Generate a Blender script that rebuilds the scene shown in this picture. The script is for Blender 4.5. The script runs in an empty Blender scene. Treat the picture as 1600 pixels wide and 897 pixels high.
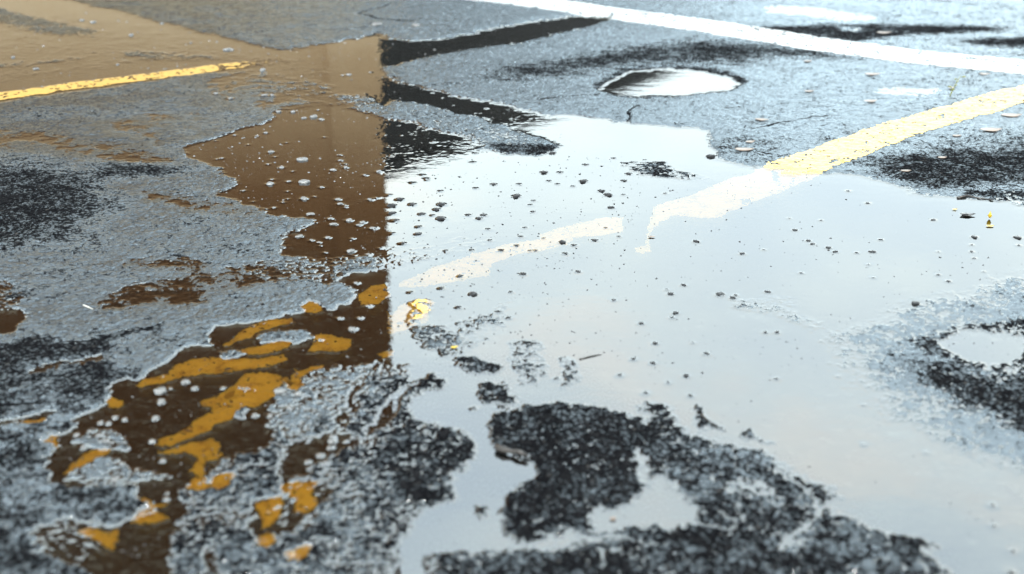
import bpy, math, random
import numpy as np
from mathutils import Vector

rng = np.random.default_rng(7)
random.seed(7)
C = bpy.context.scene.collection
CAM_H, PITCH, FPX = 0.9, math.radians(22.0), 2000.0      # camera height, tilt, focal length in photo pixels
ST, CT = math.sin(PITCH), math.cos(PITCH)

def ground_point(px, py):
    """point of the flat lot (z=0) seen at a photo pixel"""
    u, v = (px-800)/FPX, (py-448.5)/FPX
    D = ST+v*CT; F = CT-v*ST
    return u*CAM_H/D, F*CAM_H/D

def photo_pixel(X, Y):
    dep = Y*CT+CAM_H*ST
    return 800+FPX*X/dep, 448.5+FPX*(CAM_H*CT-Y*ST)/dep

# ------------------------------------------------------------------ noise
PERM = rng.permutation(4096)
RND = rng.random(4096)
def hsh(ix, iy, k=0):
    return RND[(PERM[(ix*73+iy*1291+k*577) & 4095]+ix*3+iy*7) & 4095]
def vnoise(x, y, k=0):
    ix = np.floor(x).astype(np.int64); iy = np.floor(y).astype(np.int64)
    fx = x-ix; fy = y-iy
    fx = fx*fx*(3-2*fx); fy = fy*fy*(3-2*fy)
    a = hsh(ix, iy, k); b = hsh(ix+1, iy, k); c = hsh(ix, iy+1, k); d = hsh(ix+1, iy+1, k)
    return ((a*(1-fx)+b*fx)*(1-fy)+(c*(1-fx)+d*fx)*fy)*2-1
def fbm(x, y, k=0, n=4):
    s = 0; a = 1.0; t = 0
    for i in range(n):
        # rotate every octave so the lattice never shows
        s = s+a*vnoise(x, y, k+i*11); t += a
        x, y = (x*0.8-y*0.6)*2.03+5.2, (x*0.6+y*0.8)*2.03+1.7
        a *= 0.52
    return s/t
def stones(x, y, k=0):
    """domed stones with gaps: 0 in the gaps, up to 1 on the tops"""
    ix = np.floor(x).astype(np.int64); iy = np.floor(y).astype(np.int64)
    best = np.full(x.shape, -1.0)
    for dx in (-1, 0, 1):
        for dy in (-1, 0, 1):
            jx = ix+dx; jy = iy+dy
            cx = jx+0.15+0.7*hsh(jx, jy, k); cy = jy+0.15+0.7*hsh(jx, jy, k+1)
            r = 0.45+0.35*hsh(jx, jy, k+2); hh = 0.45+0.55*hsh(jx, jy, k+3)
            d2 = ((x-cx)**2+(y-cy)**2)/(r*r)
            best = np.maximum(best, hh*(1-d2*d2*0.8))
    return np.clip(best, 0, 1)

# ------------------------------------------------------------------ relief of the lot
# each entry: level in mm over the water line, stone relief in mm, wet film 0..1, soft edge in px, outline traced on the ground
X0, Y0, GW, GH, CELL = -300, -120, 1100, 570, 2.0
def box_blur(a, r, axis):
    if r < 1: return a
    pad = [(0, 0), (0, 0)]; pad[axis] = (r+1, r)
    c = np.cumsum(np.pad(a, pad, mode='edge'), axis=axis)
    n = a.shape[axis]
    if axis == 1: return (c[:, 2*r+1:2*r+1+n]-c[:, :n])/(2*r+1)
    return (c[2*r+1:2*r+1+n]-c[:n])/(2*r+1)
def poly_mask(pts, soft):
    gx = X0+CELL*(np.arange(GW)+0.5); gy = Y0+CELL*(np.arange(GH)+0.5)
    m = np.zeros((GH, GW), bool)
    P = np.array(pts, float)
    for i in range(len(P)):
        (x1, y1), (x2, y2) = P[i], P[(i+1) % len(P)]
        if y1 == y2: continue
        rows = np.where((gy >= min(y1, y2)) & (gy < max(y1, y2)))[0]
        if not len(rows): continue
        xc = x1+(gy[rows]-y1)*(x2-x1)/(y2-y1)
        m[rows] ^= gx[None, :] < xc[:, None]
    m = m.astype(float)
    rx = int(soft/CELL); ry = max(int(soft/CELL*0.45), 1 if soft >= 2 else 0)
    for _ in range(2):
        m = box_blur(m, rx, 1); m = box_blur(m, ry, 0)
    return m
def polyline_dist(x, y, pts):
    d = np.full(x.shape, 1e9)
    for (x1, y1), (x2, y2) in zip(pts[:-1], pts[1:]):
        dx, dy = x2-x1, y2-y1
        t = np.clip(((x-x1)*dx+(y-y1)*dy)/(dx*dx+dy*dy+1e-12), 0, 1)
        d = np.minimum(d, np.hypot(x-x1-t*dx, y-y1-t*dy))
    return d

AREAS = [
 # main puddle under the sky reflection
 (-7, 1.8, .9, 12, [(595,272),(650,258),(710,243),(770,236),(840,240),(880,232),(850,215),(800,200),(850,183),(910,181),(960,188),(1010,196),(1100,204),(1118,215),(1110,240),(1140,254),(1190,264),(1260,277),(1330,273),(1400,290),(1450,302),(1520,314),(1560,318),(1700,322),(1900,330),(1900,960),(560,960),(600,700),(600,520)]),
 # puddle under the brown reflection
 (-6, 1.4, .8, 8, [(592,54),(520,68),(440,80),(350,62),(260,40),(160,15),(80,-5),(-60,-40),(-400,-60),(-400,180),(0,160),(150,138),(300,114),(400,108),(350,128),(400,150),(440,172),(420,190),(380,202),(330,215),(290,235),(320,255),(350,272),(372,290),(332,305),(380,325),(440,338),(505,350),(455,362),(428,374),(440,398),(500,404),(560,412),(640,410),(640,270),(600,270)]),
 (-1.0, 2.0, .8, 24, [(-300,-40),(200,20),(330,60),(460,90),(560,90),(560,130),(420,130),(300,100),(0,140),(-300,150)]),
 # faint bands where grit breaks the top-left puddle
 (1.6, 1.8, .8, 8, [(-300,-10),(0,12),(60,28),(150,48),(158,60),(90,56),(0,38),(-300,30)]),
 (1.0, 1.6, .8, 6, [(-100,102),(0,98),(100,90),(150,88),(100,98),(0,110),(-100,116)]),
 (0.8, 1.6, .9, 6, [(175,78),(240,82),(330,84),(340,92),(260,96),(190,88)]),
 (0.0, 2.0, .8, 8, [(320,125),(420,112),(520,130),(598,150),(600,180),(540,172),(450,160),(380,150)]),
 (1.2, 2.0, .8, 8, [(520,150),(598,150),(600,182),(560,176)]),
 # land at the left
 (3.2, 2.2, .84, 16, [(-500,178),(0,170),(60,164),(130,158),(215,143),(290,150),(300,158),(230,168),(190,178),(150,190),(190,206),(235,230),(285,240),(335,265),(362,288),(330,305),(400,328),(500,350),(450,362),(430,375),(465,390),(420,402),(480,412),(535,425),(548,432),(532,442),(552,456),(545,472),(508,490),(478,480),(452,494),(400,502),(350,506),(338,522),(350,536),(272,542),(268,562),(240,576),(232,590),(185,594),(168,640),(110,662),(60,720),(20,760),(60,800),(100,830),(140,860),(150,920),(-500,920)]),
 (3.5, 1.4, .9, 8, [(250,190),(330,182),(400,182),(420,190),(380,204),(310,218),(270,212)]),
 (1.0, 1.3, .8, 8, [(150,186),(230,176),(300,172),(330,180),(260,190),(240,215),(290,240),(235,230),(190,206)]),
 (4.2, .5, 1.3, 4, [(130,194),(150,194),(242,226),(236,232),(180,214)]),
 (0.3, 1.0, .95, 22, [(-60,205),(60,200),(140,215),(230,236),(300,250),(240,262),(150,250),(60,240),(-60,236)]),
 (0.7, 1.2, .9, 18, [(300,132),(400,118),(470,140),(520,160),(470,176),(380,172),(320,160)]),
 (0.5, 1.2, .9, 10, [(180,402),(260,404),(340,412),(300,426),(220,420)]),
 (4.4, 2.2, .18, 40, [(-300,262),(0,258),(120,262),(170,300),(150,345),(90,372),(0,400),(-300,420)]),
 (3.4, 1.6, .1, 14, [(150,255),(240,262),(330,262),(250,278),(170,275)]),
 (0.6, 1.0, .9, 9, [(160,280),(240,300),(330,316),(420,332),(400,336),(300,330),(200,305)]),
 (0.2, 1.2, .9, 10, [(120,478),(200,448),(300,424),(400,414),(500,404),(560,400),(604,408),(560,420),(470,436),(380,452),(300,474),(200,486)]),
 (0.4, 2.4, .6, 4, [(380,424),(450,404),(530,400),(605,402),(690,392),(740,388),(690,402),(620,420),(560,424),(520,440),(430,436)]),
 (-1.4, 2.2, .6, 5, [(600,392),(660,378),(720,372),(770,380),(720,394),(640,412),(600,416)]),
 (4.6, 2.0, .15, 22, [(60,520),(160,560),(220,590),(160,640),(60,650),(-40,640),(-40,560)]),
 (4.6, 2.0, .2, 12, [(-40,560),(60,548),(160,530),(250,508),(262,516),(160,545),(60,575),(-40,600)]),
 (-5, 1.2, .8, 3, [(-90,478),(0,480),(28,479),(45,490),(35,505),(0,524),(-90,530)]),
 (0.4, 2.2, .5, 5, [(-40,435),(10,436),(40,452),(36,468),(28,478),(-40,480)]),
 (0.2, 2.0, .5, 6, [(30,580),(60,565),(110,560),(165,548),(175,556),(120,572),(60,588)]),
 # fingers of water into the far asphalt
 (-2.4, 2.8, .7, 5, [(585,54),(640,66),(700,60),(780,44),(850,32),(900,26),(960,24),(944,36),(880,52),(800,70),(740,77),(680,87),(640,97),(606,108),(585,105)]),
 (-2.4, 2.8, .7, 5, [(585,114),(640,128),(690,143),(740,151),(800,161),(862,182),(830,198),(780,196),(730,180),(680,170),(630,158),(585,160)]),
 (-2.2, 2.8, .7, 5, [(585,180),(640,190),(690,204),(740,214),(770,226),(720,242),(660,258),(585,280)]),
 (1.8, 2.4, .75, 4, [(620,166),(660,172),(740,186),(800,205),(860,225),(880,236),(820,247),(770,243),(755,226),(700,208),(650,192)]),
 (3.0, 1.6, .2, 5, [(770,225),(840,228),(880,233),(830,247),(780,244)]),
 (4.5, 1.7, 1.0, 4, [(606,110),(660,93),(740,80),(820,68),(900,50),(960,36),(1100,40),(1150,150),(1100,196),(1000,190),(900,178),(850,180),(800,164),(740,154),(680,142),(640,128)]),
 # dark rougher bands on the far asphalt
 (4.5, 2.0, .22, 18, [(740,120),(800,106),(900,88),(1000,72),(1080,60),(1200,75),(1240,88),(1120,100),(1000,104),(900,118),(820,128)]),
 (4.5, 2.0, .1, 8, [(1100,44),(1180,44),(1300,40),(1420,40),(1520,42),(1600,46),(1520,52),(1400,58),(1340,66),(1240,62),(1160,52)]),
 (4.5, 2.0, .1, 8, [(1500,64),(1600,60),(1800,56),(1800,72),(1600,76),(1540,74)]),
 (4.5, 2.0, .15, 10, [(1200,78),(1300,82),(1380,86),(1300,90),(1220,88)]),
 (4.5, 2.2, .2, 34, [(1330,262),(1400,246),(1500,232),(1620,225),(1800,220),(1800,300),(1620,280),(1540,300),(1440,305),(1380,285)]),
 (4.5, 2.0, .6, 12, [(1100,220),(1180,215),(1230,235),(1180,258),(1130,250)]),
 (1.0, 2.4, .2, 4, [(1500,304),(1560,298),(1620,300),(1800,300),(1800,324),(1620,320),(1560,318)]),
 (-0.6, 1.8, .9, 6, [(1180,12),(1240,8),(1300,14),(1370,24),(1380,32),(1320,34),(1260,26),(1200,22)]),
 (0, 1.6, .9, 3, [(1310,44),(1360,44),(1340,50),(1310,49)]),
 (0.3, 1.5, 1, 7, [(1350,136),(1400,134),(1480,136),(1476,150),(1420,152),(1370,146)]),
 (1.0, 1.9, .2, 6, [(950,252),(1010,248),(1060,262),(1110,280),(1070,284),(1000,275)]),
 (2.6, 2.2, .1, 4, [(925,136),(960,118),(990,108),(1060,104),(1130,110),(1170,126),(1155,140),(1100,150),(1000,156),(950,152)]),
 (-8, 1.2, .8, 2, [(938,140),(962,128),(990,113),(1040,110),(1100,115),(1138,124),(1153,135),(1132,142),(1080,148),(1010,151),(965,149)]),
 # rising coarse asphalt at the lower right
 (1.5, 2.8, .92, 50, [(1250,520),(1400,480),(1500,442),(1620,408),(1900,400),(1900,790),(1600,760),(1480,712),(1380,660),(1310,600)]),
 (2.2, 3.2, .6, 40, [(1400,560),(1470,520),(1560,495),(1900,480),(1900,760),(1620,700),(1520,660),(1450,620)]),
 (2.8, 4.0, .1, 30, [(1400,560),(1500,585),(1560,590),(1900,570),(1900,700),(1600,670),(1530,640),(1470,610)]),
 (1.4, 3.2, .15, 8, [(1430,545),(1500,508),(1600,496),(1700,498),(1700,590),(1560,585),(1490,570)]),
 (-7, 1.5, .8, 3, [(1470,538),(1498,526),(1522,521),(1560,524),(1592,528),(1602,545),(1590,562),(1562,573),(1525,568),(1492,555)]),
 (-0.2, 1.8, .6, 12, [(1120,460),(1200,455),(1260,466),(1250,485),(1300,510),(1330,525),(1260,520),(1200,495),(1140,485)]),
 (None, 3.0, .42, 40, [(-200,600),(120,600),(260,640),(300,760),(260,960),(-200,960)]),
 # bottom: coarse rough humps with channels
 (None, 3.4, .30, 40, [(600,560),(760,530),(900,560),(1050,630),(1240,700),(1500,860),(1500,1000),(200,1000),(250,800),(450,640)]),
 (1.4, 4.2, .30, 9, [(600,575),(640,560),(700,590),(706,604),(682,622),(640,640),(692,664),(745,700),(722,726),(696,745),(716,792),(652,802),(640,920),(240,920),(240,850),(290,800),(284,765),(330,722),(420,700),(430,655),(480,610),(540,590)]),
 (2.4, 4.2, .08, 16, [(600,600),(660,580),(705,600),(640,645),(700,672),(740,702),(700,745),(700,790),(650,790),(610,740),(590,680)]),
 (3.4, 4.2, .08, 8, [(748,664),(790,648),(822,632),(880,622),(950,634),(1020,664),(1045,730),(1010,776),(945,796),(930,840),(900,872),(840,884),(784,858),(764,806),(780,768),(838,742),(828,722),(770,696)]),
 (2.6, 3.8, .36, 16, [(670,866),(800,866),(880,846),(960,822),(1060,812),(1075,790),(1020,740),(996,640),(1036,628),(1080,680),(1150,690),(1225,726),(1350,786),(1300,800),(1430,845),(1520,920),(670,920)]),
 (3.0, 4.0, .15, 20, [(1000,836),(1150,806),(1250,800),(1180,850),(1300,860),(1300,920),(760,920),(900,870)]),
 (2.6, 3.8, .2, 5, [(702,552),(752,556),(780,578),(760,590),(730,586)]),
 (2.6, 3.8, .1, 5, [(754,596),(794,594),(826,618),(806,638),(762,630)]),
 (0.6, 3.4, .35, 9, [(785,535),(840,522),(860,560),(850,600),(810,600),(790,570)]),
 (0.6, 3.4, .3, 6, [(868,565),(900,560),(915,590),(890,605),(870,598)]),
 (-0.9, 3.0, .5, 5, [(640,510),(720,500),(790,470),(830,450),(800,490),(740,545),(700,556),(650,545)]),
 (0.9, 3.0, .4, 4, [(640,515),(690,508),(720,530),(700,556),(660,545)]),
 (1.6, 3.4, .2, 8, [(1000,630),(1030,628),(1066,690),(1030,700)]),
 (1.0, 3.2, .2, 5, [(1088,632),(1104,634),(1140,676),(1096,680)]),
 (-5, 2.6, .2, 6, [(646,560),(700,560),(748,615),(772,640),(756,668),(780,700),(826,726),(776,768),(770,800),(790,842),(850,866),(780,866),(710,846),(660,850),(650,920),(622,920),(622,850),(655,795),(722,792),(704,745),(748,720),(742,694),(694,660),(652,642),(700,620),(712,600)]),
 (-4, 2.6, .25, 4, [(948,800),(970,784),(1022,768),(1058,772),(1068,794),(1050,810),(1000,818),(962,816)]),
 (-1.0, 2.6, .5, 3, [(1000,764),(994,730),(992,704),(1004,704),(1010,735),(1018,766)]),
 (-0.3, 2.2, .8, 5, [(614,478),(660,464),(686,470),(672,500),(640,516),(614,520)]),
 # lower-left puddle where the flaked paint lies
 (-5, 1.6, .8, 4, [(640,424),(548,430),(534,442),(554,456),(547,472),(510,490),(480,481),(458,492),(440,498),(352,505),(338,522),(352,536),(272,542),(268,562),(240,576),(234,590),(186,594),(168,640),(110,664),(62,722),(70,760),(100,775),(160,765),(220,770),(250,790),(230,830),(160,812),(150,830),(170,920),(256,920),(238,850),(296,800),(288,765),(330,722),(420,700),(432,650),(480,612),(560,580),(640,555),(640,424)]),
 (-1.2, 3.6, .7, 8, [(60,820),(160,812),(230,840),(235,900),(150,900),(60,870)]),
 (-3.0, 3.0, .7, 4, [(440,700),(480,680),(540,672),(560,684),(520,720),(480,740),(450,760),(440,730)]),
 (-2.0, 3.2, .7, 4, [(390,780),(500,750),(510,770),(480,800),(410,860),(395,830)]),
 (-1.0, 3.2, .7, 6, [(505,620),(540,580),(590,570),(560,620),(530,680),(510,660)]),
 (0.8, 3.0, .8, 5, [(105,672),(190,668),(215,690),(200,710),(120,705)]),
 (1.0, 3.4, .7, 5, [(90,745),(140,720),(190,712),(215,735),(280,745),(240,760),(180,766),(110,770)]),
 (1.6, 3.0, .5, 3, [(410,520),(440,508),(480,512),(494,528),(460,538),(415,534)]),
 (1.4, 3.0, .5, 3, [(345,548),(380,545),(384,562),(350,565)]),
 (1.4, 3.0, .3, 3, [(372,610),(395,606),(410,616),(400,630),(378,626)]),
 (1.4, 3.0, .3, 3, [(345,640),(370,634),(400,638),(385,654),(350,656)]),
 (0.8, 3.2, .8, 5, [(430,600),(480,575),(600,560),(560,600),(520,640),(440,690),(425,650)]),
 (-5, 1.8, .8, 4, [(165,826),(235,806),(292,796),(252,842),(262,950),(172,950),(150,880)]),
 (-3, 2.4, .5, 3, [(632,556),(650,548),(690,566),(672,584),(650,600),(640,590)]),
 (-2.6, 2.6, .4, 3, [(590,640),(612,618),(640,600),(650,606),(628,636),(600,668),(578,676)]),
 (-2.4, 2.8, .3, 3, [(300,890),(330,850),(345,850),(330,900)]),
 (-0.6, 3.4, .3, 4, [(1120,744),(1180,752),(1230,770),(1200,776),(1140,762)]),
 (-1.6, 3.2, .3, 4, [(800,856),(900,836),(980,846),(900,856),(820,872)]),
 (2.2, 3.6, .1, 3, [(604,700),(650,690),(660,712),(620,724)]),
 (1.4, 3.4, .2, 4, [(1150,650),(1180,672),(1210,690),(1170,690)]),
 (1.2, 3.4, .3, 5, [(1390,845),(1440,838),(1480,860),(1430,872)]),
 (1.4, 3.4, .1, 3, [(725,800),(752,796),(760,815),(736,818)]),
 (-3.0, 1.4, .8, 3, [(-80,660),(0,658),(90,645),(86,654),(0,668),(-80,672)]),
]
CRACKS = [
 (2.5, 6, [(1212,735),(1245,755),(1272,778),(1285,800),(1300,790),(1334,786)]),
 (3.0, 7, [(1285,800),(1262,815),(1240,835),(1228,857)]),
 (1.5, 4, [(1060,812),(1120,822),(1190,832),(1240,834)]),
 (1.3, 3, [(100,541),(150,532),(190,520),(252,508)]),
 (1.2, 3, [(1284,510),(1300,515),(1318,522)]),
 (1.2, 3, [(992,166),(980,180),(988,196)]),
 (1.2, 3, [(600,142),(680,134),(760,130)]),
 (1.2, 3, [(930,150),(860,156),(800,160)]),
 (1.6, 4, [(1416,486),(1440,480),(1460,470)]),
 (1.8, 5, [(1565,756),(1585,768),(1605,782)]),
 (1.4, 4, [(1000,700),(1030,740),(1062,790)]),
 (1.0, 3, [(1300,182),(1240,190),(1180,204)]),
 (1.0, 3, [(270,402),(300,410),(330,412)]),
 (1.2, 3, [(560,22),(590,14),(610,6)]),
 (1.1, 3, [(0,640),(60,632),(130,610)]),
 (1.2, 4, [(560,22),(590,30),(640,34)]),
]
maps = [np.full((GH, GW), v) for v in (4.0, 2.0, .90)]
for lv, ag, wt, soft, pts in AREAS:
    m = poly_mask(pts, soft)
    for i, v in enumerate((lv, ag, wt)):
        if v is None: continue
        maps[i] = maps[i]*(1-m)+v*m
LEVEL, RELIEF, WETMAP = maps
def sample(a, px, py):
    fx = np.clip((px-X0)/CELL-0.5, 0, GW-1.001); fy = np.clip((py-Y0)/CELL-0.5, 0, GH-1.001)
    ix = fx.astype(int); iy = fy.astype(int); fx = fx-ix; fy = fy-iy
    return (a[iy, ix]*(1-fx)+a[iy, ix+1]*fx)*(1-fy)+(a[iy+1, ix]*(1-fx)+a[iy+1, ix+1]*fx)*fy

def relief(X, Y, fine):
    """height in metres, wet film; fine 0..1 fades the stones where the sheet gets coarse"""
    wx = 0.026*fbm(X*14, Y*14, 3, 4)+0.007*fbm(X*80, Y*80, 5, 3)
    wy = 0.030*fbm(X*14, Y*14, 33, 4)+0.012*fbm(X*80, Y*80, 35, 3)
    sx = X+wx; sy = Y+wy
    syc = np.maximum(sy, 0.6)
    px, py = photo_pixel(sx, syc)
    inside = np.clip((px+260)/160, 0, 1)*np.clip((1860-px)/160, 0, 1)*np.clip((py+110)/60, 0, 1)*np.clip((1000-py)/60, 0, 1)
    inside = np.where(sy < 0.9, 0, inside)
    lo = fbm(X*0.8, Y*0.8, 50, 4)
    lv = sample(LEVEL, px, py)*inside+(2.5+14*lo)*(1-inside)
    ag = sample(RELIEF, px, py)*inside+1.8*(1-inside)
    wt = sample(WETMAP, px, py)*inside+(0.6+0.5*lo)*(1-inside)
    h = lv+1.3*fbm(X*14, Y*14, 60, 3)+1.3*fbm(X*38, Y*46, 65, 3)
    st = stones(X/0.0125, Y/0.0125, 70)
    s2 = stones(X/0.0062, Y/0.0062, 80)
    nz = fbm(X*160, Y*160, 90, 3)
    h = h+fine*ag*((st-0.45)*0.62+(s2-0.45)*0.50+nz*0.70)
    for dep, wid, pts in CRACKS:
        g = [ground_point(*p) for p in pts]
        sc = ground_point(pts[0][0], pts[0][1])[1]/FPX
        d = polyline_dist(X+0.6*wx, Y+0.6*wy, g)
        w = wid*sc*(0.7 if pts[0][1] < 400 else 1.1)
        cr = np.clip(1.3-d/w, 0, 1); h = h-cr*dep*1.2*fine; wt = wt-cr*1.2
    wt = np.clip(wt+0.30*fbm(X*9, Y*12, 120, 4)+0.2*fbm(X*40, Y*60, 125, 3), 0, 1)
    # asphalt stays soaked close to the water line: the film is closed there
    wt = np.clip(wt+0.45*np.clip((wt-.35)*3, 0, 1)*np.exp(-np.clip(h, 0, 9)/1.6), 0, 1)
    return h*0.001, wt

# ------------------------------------------------------------------ one sheet, dense near the camera and coarse to the horizon
ratio = 0.00125
n_mid = int(math.log(6.1/1.12)/ratio)
rows_mid = 1.12*np.exp(ratio*np.arange(n_mid))
def grow(start, step, k, end):
    out = [start]
    while out[-1] < end:
        out.append(out[-1]+step); step *= k
    return np.array(out[1:])
rows_far = 6.1+grow(0, 0.009, 1.13, 500)
rows_back = 1.12-grow(0, 0.002, 1.13, 200)
rows = np.concatenate([rows_back[::-1], rows_mid, rows_far])
half = 0.53
ncol = 1020
cols_mid = np.linspace(-half, half, ncol)
gs = half+grow(0, 2*half/ncol, 1.13, 80)
cols = np.concatenate([-gs[::-1], cols_mid, gs])
width = np.clip(rows, 1.12, 6.1)
GX = cols[None, :]*width[:, None]; GY = np.repeat(rows[:, None], len(cols), 1)
fine_r = np.where((rows >= 1.1) & (rows <= 6.12), 1.0, np.exp(-np.minimum(np.abs(rows-1.12), np.abs(rows-6.1))*4))
fine_c = np.where(np.abs(cols) <= half*1.001, 1.0, np.exp(-(np.abs(cols)-half)*8))
FINE = fine_r[:, None]*fine_c[None, :]
T, WET = relief(GX, GY, FINE)
NR, NCc = T.shape

# ------------------------------------------------------------------ painted lines as real films of paint on the stones
def to_ground(pts): return [ground_point(*p) for p in pts]
n1 = fbm(GX*60, GY*60, 200, 4); n2 = fbm(GX*11, GY*11, 210, 4); n3 = fbm(GX*240, GY*240, 220, 2)
PX, PY = photo_pixel(GX, np.maximum(GY, 0.6))
n50 = fbm(GX*50, GY*50, 230, 3)
def strip_mask(pts, w, rag=0.014):
    return polyline_dist(GX+rag*n1, GY+rag*n2, to_ground(pts)) < w/2+0.003*n3
def flake_mask(pts):
    P = np.array(to_ground(pts)); gx = GX+0.005*n1+0.003*n3; gy = GY+0.007*n50+0.004*n3
    bb = (P[:, 0].min()-.05 < GX) & (GX < P[:, 0].max()+.05) & (P[:, 1].min()-.05 < GY) & (GY < P[:, 1].max()+.05)
    out = np.zeros(GX.shape, bool); x = gx[bb]; y = gy[bb]; m = np.zeros(x.shape, bool)
    for i in range(len(P)):
        (x1, y1), (x2, y2) = P[i], P[(i+1) % len(P)]
        c = ((y1 > y) != (y2 > y)) & (x < (x2-x1)*(y-y1)/(y2-y1+1e-12)+x1)
        m ^= c
    out[bb] = m
    return out
H_MM = T*1000
yr = strip_mask([(2200,20),(1600,147),(1400,206),(1200,280),(1090,322)], 0.132)
yr &= ~((n1*0.6+n3*0.5 > 0.42) & (PX > 1200))
yr &= ~((PX < 1215) & (PX > 1160) & (n1+n2 > 0.35))
fade_line = flake_mask([(1200,262),(1215,285),(1165,296),(1110,316),(1050,335),(1030,345),(1016,362),(1018,385),(1008,378),(1012,350),(1020,318),(1080,300),(1140,275)])
sub1 = flake_mask([(840,362),(890,347),(940,336),(974,334),(975,358),(940,364),(880,370),(845,371)])
sub2 = flake_mask([(738,394),(778,380),(840,370),(900,364),(890,378),(850,388),(800,396),(760,412),(735,410)])
sub3 = flake_mask([(622,438),(690,408),(740,393),(770,400),(765,425),(720,435),(650,446),(625,446)])
ghost = flake_mask([(992,382),(1012,378),(1020,388),(1000,394),(990,390)])
bend = flake_mask([(612,490),(622,474),(660,465),(682,470),(672,488),(668,500),(630,514),(606,522),(604,480)]) & (n1 < 0.45)
yl = strip_mask([(-700,262),(-200,182),(0,151),(130,133),(260,117),(350,105),(450,94)], 0.10) & ~(n1*0.6+n3*0.6 > 0.44)
yl &= ~((PX > 340) & (n1+n3 > 0.5-(PX-340)/110))
wl = strip_mask([(500,-45),(700,-12),(860,8),(960,23),(1100,42),(1300,74),(1450,93),(1600,107),(1900,140),(2600,225)], 0.235) & ~(n1*0.6+n3*0.6 > 0.46)
FLAKES = [
 ('large torn orange-yellow paint patch in the middle of the lower left puddle', [(330,618),(365,600),(385,580),(420,582),(452,588),(462,598),(450,605),(440,602),(428,608),(428,622),(400,636),(372,640),(360,655),(335,662),(328,672),(300,682),(262,698),(242,694),(248,684),(275,676),(300,658),(316,648),(330,636),(306,628)]),
 ('long slender yellow paint strip above the largest torn patch, pointing left', [(212,600),(220,592),(262,580),(268,568),(300,560),(330,556),(352,560),(400,560),(440,552),(452,560),(420,570),(360,580),(320,584),(285,588),(250,598),(218,604)]),
 ('curved yellow paint strip hugging the asphalt rim under the puddle edge', [(342,538),(362,528),(376,515),(398,504),(430,497),(455,495),(462,503),(438,508),(408,516),(392,526),(370,532),(352,542)]),
 ('flat yellow paint sliver right below the small stone islet', [(372,545),(402,540),(436,532),(462,534),(440,546),(404,554),(376,552)]),
 ('brownish wedge of paint deep in the puddle beside the gravel rim', [(492,525),(498,518),(550,527),(545,545),(528,550),(505,546),(480,550)]),
 ('faint brown paint ghost close to the corner reflection', [(555,462),(575,446),(604,442),(612,460),(590,474),(562,476)]),
 ('hooked yellow paint patch at the right end of the torn patch', [(444,596),(456,585),(458,570),(466,578),(480,572),(505,568),(505,576),(482,582),(470,590),(476,602),(462,612),(450,606)]),
 ('narrow lower strip of yellow paint split from the torn patch', [(242,704),(262,700),(300,690),(330,684),(346,690),(348,712),(322,718),(320,740),(330,760),(314,768),(288,766),(292,752),(308,742),(296,732),(310,714),(290,706),(262,710)]),
 ('slanted yellow paint shard left of the brown channel', [(98,736),(110,722),(128,710),(148,702),(176,700),(160,712),(130,730),(105,740)]),
 ('small three-pointed yellow paint chip among the droplets', [(62,688),(74,686),(80,678),(92,680),(90,694),(86,702),(78,694),(66,692)]),
 ('broad orange paint patch low in the frame left of the blurred hump', [(394,790),(410,780),(440,772),(446,786),(438,808),(420,824),(408,832),(408,806)]),
 ('orange paint patch leaning on its neighbour below the dark hollow', [(440,758),(470,752),(500,752),(488,772),(500,790),(478,800),(458,798),(462,780),(442,770)]),
 ('brown-orange paint patch at the bottom left edge of the channel', [(118,828),(150,826),(186,826),(184,846),(178,860),(160,852),(135,842)]),
 ('yellow-green paint tip at the bottom margin right of the channel', [(445,862),(470,855),(490,850),(480,872),(458,882),(450,876)]),
 ('thin forked orange paint fleck inside the left droplets', [(206,772),(222,780),(240,786),(270,780),(252,792),(222,802),(208,802),(228,792)]),
 ('small orange paint fleck under the rim left of the first big islet', [(468,478),(480,470),(500,474),(506,484),(490,488),(474,486)]),
 ('curled orange paint fleck between the droplets and the far rim', [(165,628),(176,618),(184,622),(196,630),(184,638),(170,636)]),
 ('ragged yellow paint scrap under the right shoulder of the torn patch', [(330,744),(352,738),(372,742),(360,756),(340,768),(322,764)]),
 ('brownish paint patch in the dark hollow right of the torn patch', [(350,614),(366,606),(372,616),(360,624),(348,622)]),
 ('long brown paint remnant at the foot of the left channel', [(215,800),(240,796),(268,808),(240,818),(205,816)]),
 ('orange paint scrap beside the blurred hump at the bottom', [(404,836),(424,832),(430,846),(414,858),(400,852)]),
 ('pale yellow paint scrap in the gravel right of the hooked patch', [(590,552),(604,546),(622,544),(612,556),(596,560)]),
 ('thin yellow paint edge along the far left rivulet', [(20,662),(44,656),(74,652),(72,660),(40,664)]),
]
flakes = [(lab, flake_mask(p) & (n3*0.75+n50*0.35+0.25*fbm(GX*420, GY*420, 240, 2) < 0.60)) for lab, p in FLAKES]
sub_all = sub1 | sub2 | sub3 | ghost
yellow_right = yr | fade_line | ((sub_all) & (n3+n1*.5 < 0.8)) | bend
paint_any = yellow_right | yl | wl
for _, m in flakes: paint_any = paint_any | m
PT = 0.0007
for _, m in flakes: T = np.where(m, np.minimum(T*0.4-0.0008, -0.0006+0.0012*(n3 > 0.45)), T)
T = np.where(yl, np.maximum(T*0.25+0.0009, 0.0006), T)
T_top = T+PT*paint_any
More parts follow.
